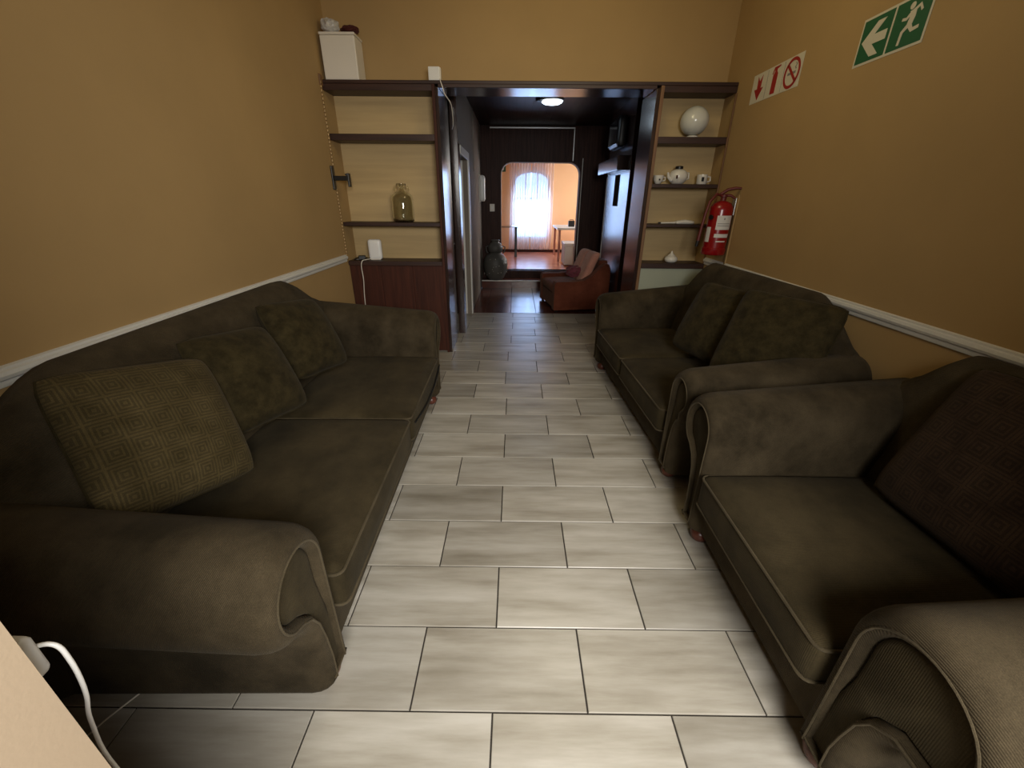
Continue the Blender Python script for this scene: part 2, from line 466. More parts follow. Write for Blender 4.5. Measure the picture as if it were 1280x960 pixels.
# dado rails (moulded profile)
def dado(name, x, sgn, ya, yb, label):
    prof = [(0, .985), (.010, .985), (.014, .995), (.013, 1.006), (.022, 1.012), (.026, 1.024), (.022, 1.036), (.012, 1.040), (.012, 1.048), (0, 1.052)]
    n = len(prof); v = [(x + sgn*a, ya, z) for a, z in prof] + [(x + sgn*a, yb, z) for a, z in prof]
    f = [(i, i+1, n+i+1, n+i) for i in range(n-1)] + [tuple(range(n)), tuple(range(n, 2*n))]
    o = obj(name, v, f, 'white', smooth=35); tag(o, label, kind='structure')
dado('trim_1', XL, 1, YN, 4.26, 'white dado rail along the left wall')
dado('trim_2', XR, -1, YN, 3.885, 'white dado rail along the right wall')
dado('trim_3', XR, -1, 3.905, 4.30, 'short end of the white dado rail below the fire extinguisher')
# thin upright strip on the right wall and the beaded strip at the end of the left wall
tag(B('trim_4', 'wall', XR-0.012, XR, 3.872, 3.902, 1.02, 1.62, None, 0.004), 'thin painted upright strip beside the fire extinguisher', kind='structure')
mb = MB(); z = 1.0
mb.box(XL-0.002, XL+0.010, 4.285, 4.300, 0.98, 2.50)
while z < 2.49:
    mb.lathe([(0, 0), (.009, .004), (.011, .014), (.009, .024), (0, .028)], 8, (XL+0.006, 4.283, z)); z += 0.03
tag(mb.build('trim_5', 'brass', None, True), 'thin beaded strip up the end of the left wall', kind='structure')
B('end_cap', 'edge', XL-0.02, XL+0.012, 4.27, 4.33, 2.46, 2.545, bpy.data.objects['trim_5'], .004)

# ------------------------------------------------------------------ built-in shelves and passage opening
lint = empty('lintel', (0, YS, 2.43), 0, 'dark wooden beam across the top of the passage opening and shelves', 'beam')
B('beam_board', 'mahog_x', XL, XR, 0.0, 0.245, 0.055, 0.082, lint, .004)
B('fascia', 'mahog_x', -0.692, 1.225, 0.0, 0.022, 0.030, 0.055, lint, .002)
B('soffit', 'dark_gloss', -0.692, 1.225, 0.0225, 0.37, 0.036, 0.054, lint, .002)

bl = empty('bookcase', (0, 0, 0), 0, 'left built-in mahogany bookcase with closed cupboard below', 'bookcase')
B('back_panel', 'niche', XL, -0.7485, YB-0.012, YB-0.001, 0.96, 2.484, bl)
B('top_board', 'mahog_x', XL+0.002, -0.7485, YS+0.001, YB-0.014, 2.434, 2.484, bl, .003)
for z0, z1 in ((2.052, 2.106), (1.318, 1.352)):
    B('shelf', 'mahog_x', XL+0.002, -0.7485, YS, YB-0.014, z0, z1, bl, .003)
B('counter', 'mahog_x', XL+0.002, -0.7485, YS-0.015, YB-0.014, 0.94, 0.985, bl, .004)
for i, (a, b) in enumerate(((XL+0.004, -1.3885), (-1.387, -1.0585), (-1.057, -0.7485))):
    B('door', 'mahog', a, b, YS, YS+0.022, 0.02, 0.938, bl, .003)
side = B('side_panel', 'dark_gloss', -0.7215, -0.694, YS+0.004, 4.86, 0, 2.464, bl, .002)
B('post', 'mahog', -0.748, -0.722, YS-0.006, YB-0.014, 0, 2.484, bl, .003)
side['label'] = 'lacquered inner face of the bookcase facing the passage'

br = empty('bookcase', (0, 0, 0), 0, 'right built-in bookcase with small shelves beside the fire extinguisher', 'bookcase')
B('back_panel', 'niche', 1.30, XR, YB-0.012, YB-0.001, 0.94, 2.484, br)
B('top_board', 'mahog_x', 1.292, XR-0.002, YS+0.001, YB-0.014, 2.434, 2.484, br, .003)
for z0, z1 in ((2.045, 2.101), (1.682, 1.715), (1.330, 1.356)):
    B('shelf', 'mahog_x', 1.292, XR-0.002, YS, YB-0.014, z0, z1, br, .003)
B('counter', 'mahog_x', 1.292, XR-0.002, YS-0.01, YB-0.014, 0.935, 0.985, br, .004)
B('door', 'sage', 1.294, XR-0.004, YS+0.004, YS+0.024, 0.02, 0.933, br, .003)['label'] = 'pale green painted cupboard front'
B('edge_trim', 'edge', XR-0.016, XR-0.002, YS-0.016, YS-0.002, 0.987, 2.43, br, .002)
B('post', 'edge', 1.262, 1.291, YS-0.006, YB-0.014, 0, 2.484, br, .003)
B('side_panel', 'dark_gloss', 1.228, 1.261, YS+0.004, 4.78, 0, 2.464, br, .002)['label'] = 'lacquered inner face of the bookcase facing the passage'

# ------------------------------------------------------------------ passage hall
hf = struct('floor_hall', 'grout', -1.6, 1.7, 6.08, 8.0, -0.12, -0.006); tag(hf, 'dark red glazed tile floor of the passage')
yy = 6.08; r = 0
while yy < 7.99:
    xx = -0.06 - 0.385*3
    while xx < HR:
        xa, xb = max(xx, HL), min(xx+0.385, HR)
        if xb - xa > 0.03: tile(hf, 'tile', xa, xb, yy, min(yy+0.385, 8.0), 0.0, 0.008, 'red_tile')
        xx += 0.385
    yy += 0.385
st = struct('trim_6', 'red_tile', HL, HR, 8.0, YE, -0.05, 0.145, None, .004); tag(st, 'red tiled step in front of the end opening')
B('nosing', 'white', HL, HR, 7.985, 8.005, 0.128, 0.148, st, .004)['label'] = 'pale edge strip of the step'
hc = struct('ceiling_hall', 'planks_c', -1.75, HR+0.15, YB+0.12, YE, HZ, HZ+0.12); tag(hc, 'dark boarded ceiling of the passage')
# left hall wall with a doorway from Y 5.0 to 6.02
DZ = 2.03
wh = MB().prism([(5.05, 0), (5.2, 0), (5.2, DZ), (6.02, DZ), (6.02, 0), (YE, 0), (YE, HZ), (5.05, HZ)], [], lambda a, b, d: (HL - d, a, b), 0.06).build('wall_hall_left', 'hall_wall')
tag(wh, 'grey plaster wall on the left of the passage', kind='structure')
d1 = struct('door_1', 'dark_gloss', -1.6, -0.79, 5.985, 6.02, 0.01, 2.0, None, .004); tag(d1, 'dark wooden door standing open in the left side doorway')
MB().tube([(-0.85, 5.985, 1.0), (-0.85, 5.95, 1.0), (-0.95, 5.94, 1.0)], 0.011).build('door_handle', 'metal', d1, True)
fr = B('trim_7', 'white', HL, HL+0.018, 6.02, 6.13, 0, DZ+0.09, None, .004); tag(fr, 'white architrave of the side doorway', kind='structure')
B('head', 'white', HL, HL+0.018, 5.22, 6.02, DZ, DZ+0.09, fr, .004)
B('casing', 'dark_gloss', HL-0.001, HL+0.012, 5.05, 5.215, 0, DZ+0.09, fr, .002)
B('dark_end_cover', 'dark_gloss', HL-0.062, HL+0.012, 5.034, 5.049, 0, HZ, fr, .002)  # dark board added over the lit wall end, standing in for a shaded gap
B('jamb', 'white', HL-0.14, HL-0.061, 6.021, 6.045, 0, DZ, fr, .002)
struct('wall_side_room', 'planks_v', -1.75, -1.65, YB+0.12, 6.2, 0, HZ)  # dark boards used here to put the recess's shade into the colour
struct('wall_side_room_far', 'hall_wall', -1.65, HL-0.061, 6.05, 6.2, 0, HZ)
B('trim_8', 'hall_wall', HL, HL+0.012, 6.90, 6.93, 1.95, HZ, None, .003)['kind'] = 'structure'
# right hall wall and chimney breast with mantel
rw = struct('wall_hall_right', 'planks_v', HR, HR+0.15, YB+0.12, YE, 0, HZ); tag(rw, 'dark boarded wall on the right of the passage')
PX = 1.47
to_px = lambda a, b, d: (PX + d, a, b)
cb = MB().prism([(5.94, 0), (7.35, 0), (7.35, HZ), (5.94, HZ)], [[(6.44, 1.49), (6.78, 1.49), (6.78, 1.905), (6.44, 1.905)]], to_px, 0.06).build('wall_chimney', 'dark_gloss')
tag(cb, 'glossy dark panelled chimney breast with a small slot in it', kind='structure')
B('side', 'dark_gloss', PX+0.061, HR, 5.94, 5.98, 0, HZ, cb)
B('side', 'dark_gloss', PX+0.061, HR, 7.31, 7.35, 0, HZ, cb)
B('slot_back', 'black', PX+0.07, PX+0.08, 6.40, 6.82, 1.45, 1.95, cb)
B('edge_strip', 'white', PX-0.008, PX, 7.33, 7.352, 0, 1.9, cb, .002)['label'] = 'thin pale edge strip'
man = empty('mantel_shelf', (PX, 6.7, 1.93), 0, 'thick box mantel shelf jutting from the glossy dark chimney breast', 'shelf')
B('shelf_board', 'dark_gloss', -0.15, 0.0, -0.70, 0.66, 0.0, 0.17, man, .005)
B('face_strip', 'dark_gloss', -0.158, -0.15, -0.69, 0.65, 0.008, 0.162, man, .002)
un = empty('wall_speaker', (PX, 6.55, 2.22), 0, 'glossy black box unit on the chimney breast above the mantel shelf', 'speaker')
MB().add(*[lambda q: ([Vector(p)+Vector((-.07, 0, 0)) for p in q[0]], q[1])][0](rounded_box(.13, .62, .37, .05, (6, 10, 6)))).build('body', 'black', un, True)
B('front_panel', 'gloss_black', -0.142, -0.136, -0.25, 0.25, 0.04, 0.33, un, .002)
# end wall with the rounded opening
def round_rect(a0, a1, b0, b1, r, n=8):
    out = []
    for cx, cy, s in ((a1-r, b1-r, 0), (a0+r, b1-r, 90)):
        for i in range(n+1):
            t = math.radians(s + 90*i/n); out.append((cx + r*math.cos(t), cy + r*math.sin(t)))
    return out + [(a0, b0), (a1, b0)]
AL, AR, AT = -0.278, 1.17, 2.185
ew = MB().prism([(-0.9, 0), (HR+0.15, 0), (HR+0.15, 3.2), (-0.9, 3.2)], [round_rect(AL, AR, FZ, AT, 0.20)], lambda a, b, d: (a, YE+d, b), 0.03).build('wall_hall_end', 'planks_v')
tag(ew, 'dark boarded end wall with a round-cornered opening', kind='structure')
MB().prism([(-2.0, 0), (3.0, 0), (3.0, 3.2), (-2.0, 3.2)], [round_rect(AL+0.006, AR-0.006, FZ, AT-0.006, 0.20)], lambda a, b, d: (a, YE+0.031+d, b), 0.16).build('reveal', 'cream', ew, 35)['label'] = 'pale plastered reveal of the opening'
tr = B('trim_9', 'metal', -0.47, 1.03, YE-0.02, YE, 2.70, 2.725, None, .004); tag(tr, 'thin conduit across the top of the end wall', kind='structure')
B('drop', 'metal', 1.01, 1.03, YE-0.02, YE, AT+0.02, 2.70, tr, .004)
MB().tube([(1.20, YE-0.01, 0.30), (1.20, YE-0.01, 2.25)], 0.008).build('rod', 'white', tr)
# ceiling lamp
cl = empty('ceiling_lamp', (0.455, 6.3, HZ), 0, 'round lit ceiling lamp on the dark boards of the passage', 'lamp')
MB().lathe([(0, 0), (.15, 0), (.15, -.02), (.13, -.025), (0, -.025)], 28).build('base', 'plastic', cl, 40)
MB().lathe([(.135, -.0255), (.132, -.035), (.105, -.050), (.06, -.059), (0, -.062)], 28).build('shade', 'lamp', cl, True)
l = bpy.data.lights.new('passage_lamp_light', 'POINT'); l.energy = 3.0; l.color = (0.72, 0.86, 1.0); l.shadow_soft_size = 0.12
o = bpy.data.objects.new('passage_lamp_light', l); COL.objects.link(o); o.location = (0.455, 6.3, HZ-0.22)
sd = empty('smoke_detector', (0.29, 6.25, HZ), 0, 'small dark smoke detector beside the ceiling lamp', 'detector')
MB().lathe([(0, 0), (.05, 0), (.05, -.02), (.035, -.035), (0, -.035)], 16).build('body', 'black', sd, 40)
# wall fittings
ws = empty('wall_dispenser', (HL, 7.95, 1.53), 0, 'white oblong unit fixed to the grey passage wall', 'dispenser')
MB().add(*[lambda q: ([Vector(p)+Vector((.05, 0, 0)) for p in q[0]], q[1])][0](rounded_box(.10, .22, .42, .045, (6, 8, 10)))).build('body', 'plastic', ws, True)
B('back_plate', 'plastic_w', 0.0, 0.012, -0.12, 0.12, -.01, 0.43, ws, .004)
sw = empty('light_switch', (-0.44, YE, 1.36), 0, 'small pale light switch on the dark end wall', 'switch')
B('plate', 'plastic_w', -0.045, 0.045, -0.012, 0, 0.0, 0.13, sw, .004); B('rocker', 'plastic', -0.015, 0.015, -0.018, -0.012, 0.045, 0.085, sw, .002)

# ------------------------------------------------------------------ far room
ff = struct('floor_far', 'far_floor', -2.0, 3.0, YE+0.03, 11.6, FZ-0.1, FZ); tag(ff, 'terracotta floor of the bright far room')
struct('ceiling_far', 'ceil', -2.0, 3.0, YE+0.19, 11.6, 3.2, 3.3)
struct('wall_far_left', 'peach', -2.1, -2.0, YE+0.19, 11.6, FZ, 3.2)
MB().prism([(YE+0.19, FZ), (11.6, FZ), (11.6, 3.2), (YE+0.19, 3.2)], [[(9.45, 1.05), (10.55, 1.05), (10.55, 2.45), (9.45, 2.45)]], lambda a, b, d: (3.0+d, a, b), 0.1).build('wall_far_right', 'peach', None, False, 'structure')
w2 = MB().prism([(9.45, 1.05), (10.55, 1.05), (10.55, 2.45), (9.45, 2.45)], [[(9.50, 1.10), (10.50, 1.10), (10.50, 2.40), (9.50, 2.40)]], lambda a, b, d: (3.02+d, a, b), 0.05).build('window_2_added', 'white', None, False, 'structure')  # unseen window, added as a source for the far room's side fill
B('mullion', 'white', 3.025, 3.065, 9.985, 10.015, 1.10, 2.40, w2); B('pane', 'pane', 3.043, 3.047, 9.50, 10.50, 1.10, 2.40, w2)
WX0, WX1, WZ0, WZ1 = -0.06, 0.86, 0.62, 2.02
arch = [(WX0, WZ0), (WX1, WZ0)] + [((WX0+WX1)/2 + (WX1-WX0)/2*math.cos(t*PI/12), WZ1 + 0.22*math.sin(t*PI/12)) for t in range(13)]
arch_cw = arch[:2] + arch[2:]
wf = MB().prism([(-2.0, FZ), (3.0, FZ), (3.0, 3.2), (-2.0, 3.2)], [arch_cw], lambda a, b, d: (a, 11.5+d, b), 0.15).build('wall_far', 'peach')
tag(wf, 'peach wall of the far room around the window', kind='structure')
struct('baseboard_far', 'mahog', -2.0, 3.0, 11.485, 11.5, FZ, FZ+0.07)
wi = MB().prism(arch, [[((a-0.4)*0.90+0.4, (b-1.4)*0.94+1.4) for a, b in arch]], lambda a, b, d: (a, 11.56+d, b), 0.05).build('window_1', 'white')
tag(wi, 'arched bright window behind the sheer curtain', kind='structure')
for xm in (0.25, 0.55): B('mullion', 'white', xm-0.014, xm+0.014, 11.565, 11.605, WZ0+0.02, WZ1+0.19, wi)
B('transom', 'white', WX0+.02, WX1-.02, 11.565, 11.605, 1.58, 1.61, wi)
MB().prism([((a-0.4)*0.95+0.4, (b-1.4)*0.97+1.4) for a, b in arch], [], lambda a, b, d: (a, 11.58+d, b), 0.004).build('pane', 'pane', wi)
cu = empty('curtain', (0.40, 11.38, FZ), 0, 'sheer pinkish curtain over the bright window in the far room', 'curtain')
def drape(name, xa, xb, za, zb, pinch=0.0):
    nx, nz = 70, 10; v = []; f = []
    for i in range(nx+1):
        for k in range(nz+1):
            s = i/nx; q = k/nz
            x = xa + (xb-xa)*s; cxm = (xa+xb)/2
            x = cxm + (x-cxm)*(1 - pinch*math.sin(q*PI)*0.5)
            y = 0.030*math.sin(s*2*PI*8 + 0.6*math.sin(q*3)) + 0.012*math.sin(s*2*PI*17)
            v.append((x, y, za + (zb-za)*q))
    for i in range(nx):
        for k in range(nz):
            a = i*(nz+1)+k; f.append((a, a+nz+1, a+nz+2, a+1))
    return obj(name, v, f, 'curtain', cu, 180)
drape('drape', -0.58, -0.02, 0.08, 2.22, 0.25); drape('drape', 0.0, 0.54, 0.08, 2.22, -0.05)
MB().tube([(-0.75, 0, 2.24), (0.72, 0, 2.24)], 0.012).build('rod', 'mahog', cu, True)
for x in (-0.72, 0.69): B('rod_bracket', 'mahog', x-0.012, x+0.012, 0.012, 0.12, 2.225, 2.255, cu)
tl = empty('table', (-0.30, 10.75, FZ), 0, 'glass-topped side table with a dark leg left of the far curtain', 'table')
B('table_top', 'gloss_black', -0.55, 0.36, -0.35, 0.30, 0.68, 0.695, tl, .003)
for x, y in ((0.31, -0.30), (0.31, 0.25), (-0.5, -0.30), (-0.5, 0.25)): B('leg', 'black', x-0.03, x+0.03, y-0.03, y+0.03, 0, 0.68, tl, .004)
t2 = empty('table', (1.35, 10.2, FZ), 0, 'pale work table with a thin leg right of the far curtain', 'table')
B('table_top', 'white', -0.42, 0.75, -0.55, 0.75, 0.68, 0.72, t2, .005)
for x, y in ((-0.36, -0.48), (-0.36, 0.68), (0.68, -0.48), (0.68, 0.68)): B('leg', 'pink', x-0.025, x+0.025, y-0.025, y+0.025, 0, 0.68, t2, .004)
ch = empty('chest', (1.36, 9.30, FZ), 0, 'low white chest below the pale work table', 'chest')
B('body', 'white', -0.32, 0.45, -0.30, 0.30, 0.02, 0.40, ch, .01); B('lid', 'plastic', -0.335, 0.465, -0.315, 0.315, 0.401, 0.46, ch, .012)
ra = empty('radio', (1.30, 10.2, FZ+0.72), 0, 'small dark box standing on the pale work table', 'radio')
B('body', 'black', -0.07, 0.07, -0.05, 0.05, 0, 0.13, ra, .01); MB().tube([(-.04, 0, .13), (-.04, 0, .15), (.04, 0, .15), (.04, 0, .13)], .006).build('handle', 'black', ra)
es = empty('exit_sign', (-0.33, 11.497, 2.20), 0, 'tiny green exit sign high on the far peach wall', 'sign')
B('plate', 'sign_green', -0.07, 0.07, -0.006, 0, 0, 0.14, es); B('figure', 'sign_w', -0.02, 0.03, -0.008, -0.006, 0.03, 0.11, es)

# ------------------------------------------------------------------ sofas
def profile(Zt, r):
    cz = Zt - r; P = [(0.022, 0.070), (0.007, 0.078), (0.0, 0.095), (0.0, 0.16), (0.0, 0.26), (0.0, 0.36), (0.0, 0.44), (0.0, 0.51)]
    if P[-1][1] > cz - 0.02: P = [p for p in P if p[1] < cz - 0.03]
    for i in range(0, 24):
        t = math.radians(180 - 232*i/23); P.append((r + r*math.cos(t), cz + r*math.sin(t)))
    P += [(0.228, cz-0.150), (0.198, cz-0.175), (0.180, cz-0.215), (0.168, cz-0.29), (0.160, 0.20), (0.162, 0.13), (0.164, 0.095), (0.158, 0.078), (0.144, 0.070), (0.115, 0.070), (0.05, 0.070)]
    return P
def inset(P, k):
    n = len(P); out = []
    for i in range(n):
        a, b, c = Vector(P[i-1]), Vector(P[i]), Vector(P[(i+1) % n])
        d1, d2 = (b-a).normalized(), (c-b).normalized()
        nn = Vector((d1.y, -d1.x)) + Vector((d2.y, -d2.x))     # path runs clockwise -> inner side is right
        if nn.length < 1e-6: nn = Vector((d1.y, -d1.x))
        nn.normalize(); out.append((b.x + nn.x*k, b.y + nn.y*k))
    return out
def make_arm(parent, sgn, xin, D, Zt, rise, r):
    P = profile(Zt, r); n = len(P)
    cz = Zt - r
    def lift(z, y): 
        q = max(0.0, min(1.0, (z-0.25)/0.25)); return z + rise*q*max(0, y)/D
    def ring(k, y):
        A = inset(P, k); A2 = inset(P, min(k, 0.055)); out = []
        for (t, z), (t2, z2), (pt, pz) in zip(A, A2, P):
            q = max(0.0, min(1.0, (pz-(cz-0.22))/0.12))
            out.append((sgn*(xin + t2+(t-t2)*q), y, lift(z2+(z-z2)*q, y)))
        return out
    st = [(0.050, 0.060), (0.062, 0.045), (0.069, 0.028), (0.066, 0.012), (0.060, 0.0), (0.052, -0.007), (0.040, -0.008), (0.026, -0.001), (0.013, 0.014), (0.004, 0.036), (0.0, 0.065), (0.0, 0.16), (0.0, 0.35), (0.0, 0.6), (0.0, D-0.10), (0.015, D-0.07)]
    v = []; f = []
    for k, y in st: v += ring(k, y)
    for i in range(len(st)-1):
        for j in range(n): f.append((i*n+j, i*n+(j+1) % n, (i+1)*n+(j+1) % n, (i+1)*n+j))
    f.append(tuple(range((len(st)-1)*n, len(st)*n))); f.append(tuple(range(n)))
    a = obj('arm', v, f, 'sofa', parent, 60)
    v = []; f = []
    st = [(0.056, 0.040), (0.066, 0.030), (0.070, 0.020), (0.076, 0.013), (0.084, 0.010)]
    for k, y in st: v += ring(k, y)
    for i in range(len(st)-1):
        for j in range(n): f.append((i*n+j, i*n+(j+1) % n, (i+1)*n+(j+1) % n, (i+1)*n+j))
    f.append(tuple(range((len(st)-1)*n, len(st)*n)))
    obj('arm_panel', v, f, 'sofa_seat', a, 60)
    loop = ring(0.047, -0.008)
    MB().tube(loop, 0.0035, 6, True).build('piping', 'piping', a, True)
    return a
def make_back(parent, W, D, h0, hend):
    NX = 48; v = []; f = []
    def hh(x):
        s = max(0, min(1, (1-abs(x)/W)/0.42)); s = s*s*(3-2*s)
        return hend + (h0-hend)*s
    sec0 = None
    for i in range(NX+1):
        x = -W + 2*W*i/NX; h = hh(x)
        e = min(1, (W-abs(x))/0.05); e = math.sqrt(max(0, 1-(1-e)**2))*0.7+0.3
        sec = [(D-.33, .30), (D-.30, .48), (D-.27, .62), (D-.25, h*.72), (D-.225, h-.12), (D-.205, h-.06), (D-.17, h-.02), (D-.125, h), (D-.08, h-.01), (D-.045, h-.045), (D-.03, h-.10), (D-.02, h*.6), (D-.015, .30), (D-.02, .07), (D-.2, .07), (D-.3, .10)]
        cy = D-.13
        for y, z in sec: v.append((x, cy+(y-cy)*e, z*(0.96+0.04*e)))
    n = len(sec)
    for i in range(NX):
        for j in range(n): f.append((i*n+j, i*n+(j+1) % n, (i+1)*n+(j+1) % n, (i+1)*n+j))
    f.append(tuple(range(n))); f.append(tuple(range(NX*n, (NX+1)*n)))
    return obj('back', v, f, 'sofa', parent, 60)
def make_sofa(name, loc, rot, Li, cuts, D, Zt, rise, h0, hend, label, cat, seat=0.465, overhang=0.03, ra=0.165):
    r_ = empty(name, loc, rot, label, cat)
    # base with softly rounded front rail
    v, f = rounded_box(Li+0.30, D-0.06, 0.243, 0.02, (16, 8, 4))
    obj('base', [Vector(p)+Vector((0, 0.04+(D-0.06)/2, 0.072)) for p in v], f, 'sofa', r_, 40)
    make_back(r_, Li/2+0.18, D, h0, hend)
    ra2 = ra if isinstance(ra, tuple) else (ra, ra)
    make_arm(r_, 1, Li/2, D, Zt, rise, ra2[0]); make_arm(r_, -1, Li/2, D, Zt, rise, ra2[1])
    xs = [-Li/2] + cuts + [Li/2]
    dp = D - 0.28 + overhang
    for a, b in zip(xs[:-1], xs[1:]):
        wd = b-a-0.008; h = 0.175
        v, f = rounded_box(wd, dp, h, 0.032, (22, 22, 10), 0.028, 0.012)
        c = Vector(((a+b)/2, -overhang+dp/2, seat-h-0.02))
        cu_ = obj('seat_cushion', [Vector(p)+c for p in v], f, 'sofa_seat', r_, 60)
        for zz, yo in ((h-0.016, 0.006), (0.018, 0.006)):
            loop = []
            x1, y1, rr = wd/2-0.002, dp/2-0.001, 0.03
            for cx, cy, s0 in ((x1-rr, y1-rr, 0), (-x1+rr, y1-rr, 90), (-x1+rr, -y1+rr, 180), (x1-rr, -y1+rr, 270)):
                for i in range(5):
                    t = math.radians(s0 + 22.5*i); loop.append(c + Vector((cx+rr*math.cos(t), cy+rr*math.sin(t), zz)))
            loop2 = []
            for i in range(len(loop)):
                p, q = loop[i], loop[(i+1) % len(loop)]
                m = 6 if (p-q).length > 0.1 else 1
                for k in range(m): loop2.append(p.lerp(q, k/m))
            MB().tube(loop2, 0.0055, 6, True).build('piping', 'piping', cu_, True)
    if len(xs) == 3 and name == 'sofa':
        a, b = xs[1], xs[2]; pts = [(a+0.03+(b-a-0.1)*i/14, -overhang-0.016-0.010*math.sin(i/14*PI), seat-0.07-0.035*math.sin(i/14*PI)) for i in range(15)]
        zp = MB().tube(pts, 0.0055, 6).build('zip', 'black', cu_, True)
        zp['label'] = 'open dark zip along the cushion front'
    for sx in (-1, 1):
        for y in (0.065, D-0.12):
            MB().lathe([(0, 0), (.024, 0), (.040, .014), (.047, .036), (.041, .056), (.027, .066), (.027, .078), (0, .078)], 16, (sx*(Li/2+0.05), y, 0)).build('foot', 'bun', r_, True)
    return r_
LS = make_sofa('sofa', (-0.610, 1.985, 0), PI/2 + math.radians(0.9), 2.05, [0.03], 1.05, 0.755, 0.09, 1.075, 0.86, 'long brown corduroy sofa with rolled arms along the left wall', 'sofa')
RS = make_sofa('loveseat', (0.868, 2.985, 0), -PI/2 + math.radians(2.6), 1.66, [-0.03], 1.0, 0.745, 0.10, 1.09, 0.84, 'brown two-seat loveseat with camel back along the right wall, behind the armchair', 'sofa', ra=0.14)
AC = make_sofa('armchair', (0.885, 1.130, 0), -PI/2, 0.80, [], 1.03, 0.750, 0.10, 1.04, 0.86, 'wide brown corduroy armchair nearest on the right, rolled arms', 'armchair', ra=(0.19, 0.165))

# ------------------------------------------------------------------ throw cushions
def pillow(name, size, thick, m, loc, normal, roll, label, group, pipe='pillow_plain', sy=None):
    sy = sy or size; N = 20; v = []; f = []
    def pt(u, q, side):
        # u,q in -1..1 ; pulled-in edges between pointed corners
        k = (1 - 0.04*(1-q*q))*(1-0.08*(u*q)**4); k2 = (1 - 0.04*(1-u*u))*(1-0.08*(u*q)**4)
        x = u*size/2*k; y = q*sy/2*k2
        h = (max(0, 1-u**2)*max(0, 1-q**2))**0.45
        return (x, y, side*thick/2*h)
    for side in (1, -1):
        base = len(v)
        for i in range(N+1):
            for j in range(N+1):
                u = math.sin((2*i/N-1)*PI/2); q = math.sin((2*j/N-1)*PI/2)
                v.append(pt(u, q, side))
        for i in range(N):
            for j in range(N):
                a = base+i*(N+1)+j; f.append((a, a+1, a+N+2, a+N+1))
    o = obj(name, v, f, m, None, 180)
    z = Vector(normal).normalized(); up = Vector((0, 0, 1))
    x = up.cross(z).normalized(); y = z.cross(x)
    R = Matrix((x, y, z)).transposed()
    R = R @ Matrix.Rotation(math.radians(roll), 3, 'Z')
    o.matrix_world = Matrix.Translation(loc) @ R.to_4x4()
    tag(o, label, 'cushion', group)
    loop = []
    for a, b in (((-1, -1), (1, -1)), ((1, -1), (1, 1)), ((1, 1), (-1, 1)), ((-1, 1), (-1, -1))):
        for i in range(10):
            t = i/10; loop.append(pt(a[0]+(b[0]-a[0])*t, a[1]+(b[1]-a[1])*t, 0))
    MB().tube(loop, 0.005, 6, True).build('piping', pipe, o, True)
    return o
G = 'throw cushions on the sofas'
pillow('throw_cushion', 0.54, 0.22, 'pillow_sq', (-1.275, 1.265, 0.79), (0.86, -0.16, 0.48), -14, 'big throw cushion with embossed nested squares nearest on the left sofa', G)
pillow('throw_cushion', 0.48, 0.21, 'pillow_plain', (-1.27, 1.79, 0.785), (0.86, -0.14, 0.49), -8, 'olive brown throw cushion in the middle of the left sofa', G)
pillow('throw_cushion', 0.48, 0.21, 'pillow_plain', (-1.27, 2.37, 0.80), (0.86, -0.14, 0.49), -8, 'olive brown throw cushion at the far end of the left sofa', G)
pillow('throw_cushion', 0.58, 0.21, 'pillow_plain', (1.50, 2.28, 0.815), (-0.75, -0.50, 0.40), -2, 'brown throw cushion on the loveseat nearer the armchair, corner sticking up', G)
pillow('throw_cushion', 0.54, 0.20, 'pillow_plain', (1.41, 2.83, 0.785), (-0.86, -0.28, 0.42), 0, 'brown throw cushion on the loveseat nearer the shelves', G)
pillow('throw_cushion', 0.60, 0.20, 'pillow_sq2', (1.60, 1.10, 0.765), (-0.93, -0.02, 0.36), 0, 'dark red-brown squared throw cushion on the armchair at the right edge', G)

# ------------------------------------------------------------------ things on the left shelves
bx = empty('storage_box', (-1.53, 4.44, 2.512), 0, 'pale upright box standing on top of the left shelves', 'box')
B('body', 'plastic_w', -0.148, 0.148, -0.10, 0.10, 0, 0.315, bx, .008); B('lid', 'plastic_w', -0.152, 0.152, -0.104, 0.104, 0.316, 0.335, bx, .006)
def crumple(name, m, size, seed, parent=None):
    rnd = random.Random(seed); bm = bmesh.new(); bmesh.ops.create_icosphere(bm, subdivisions=3, radius=1)
    for v in bm.verts:
        k = 1 + rnd.uniform(-.16, .16); v.co = Vector((v.co.x*size[0]*k, v.co.y*size[1]*k, max(-1, v.co.z)*size[2]*k))
    lo = min(v.co.z for v in bm.verts)
    for v in bm.verts: v.co.z -= lo
    bm.verts.index_update(); vs = [v.co.copy() for v in bm.verts]; fs = [tuple(v.index for v in f.verts) for f in bm.faces]; bm.free()
    return obj(name, vs, fs, m, parent, 25)
o = crumple('plastic_bag', 'bag', (.075, .07, .055), 3); o.location = (-1.605, 4.43, 2.848); tag(o, 'crumpled white plastic bag on the pale box on the shelves', 'bag')
o = crumple('folded_cloth', 'maroon', (.075, .06, .030), 5); o.location = (-1.435, 4.42, 2.848); tag(o, 'small dark red cloth on the pale box on the shelves', 'cloth')
ad = empty('wall_adapter', (-0.722, 4.36, 2.512), 0, 'small white square box on the beam above the passage corner', 'adapter')
B('body', 'plastic', -0.05, 0.05, -0.03, 0.03, 0, 0.10, ad, .006); B('side_cover', 'plastic_w', 0.0505, 0.058, -0.026, 0.026, 0.006, 0.094, ad, .002)
o = MB().cable([(-0.672, 4.335, 2.53), (-0.665, 4.312, 2.50), (-0.650, 4.312, 2.46), (-0.635, 4.33, 2.41), (-0.60, 4.42, 2.36), (-0.60, 4.52, 2.28), (-0.615, 4.62, 2.22), (-0.638, 4.72, 2.20)], 0.004, 6).build('cable', 'plastic_w', None, True)
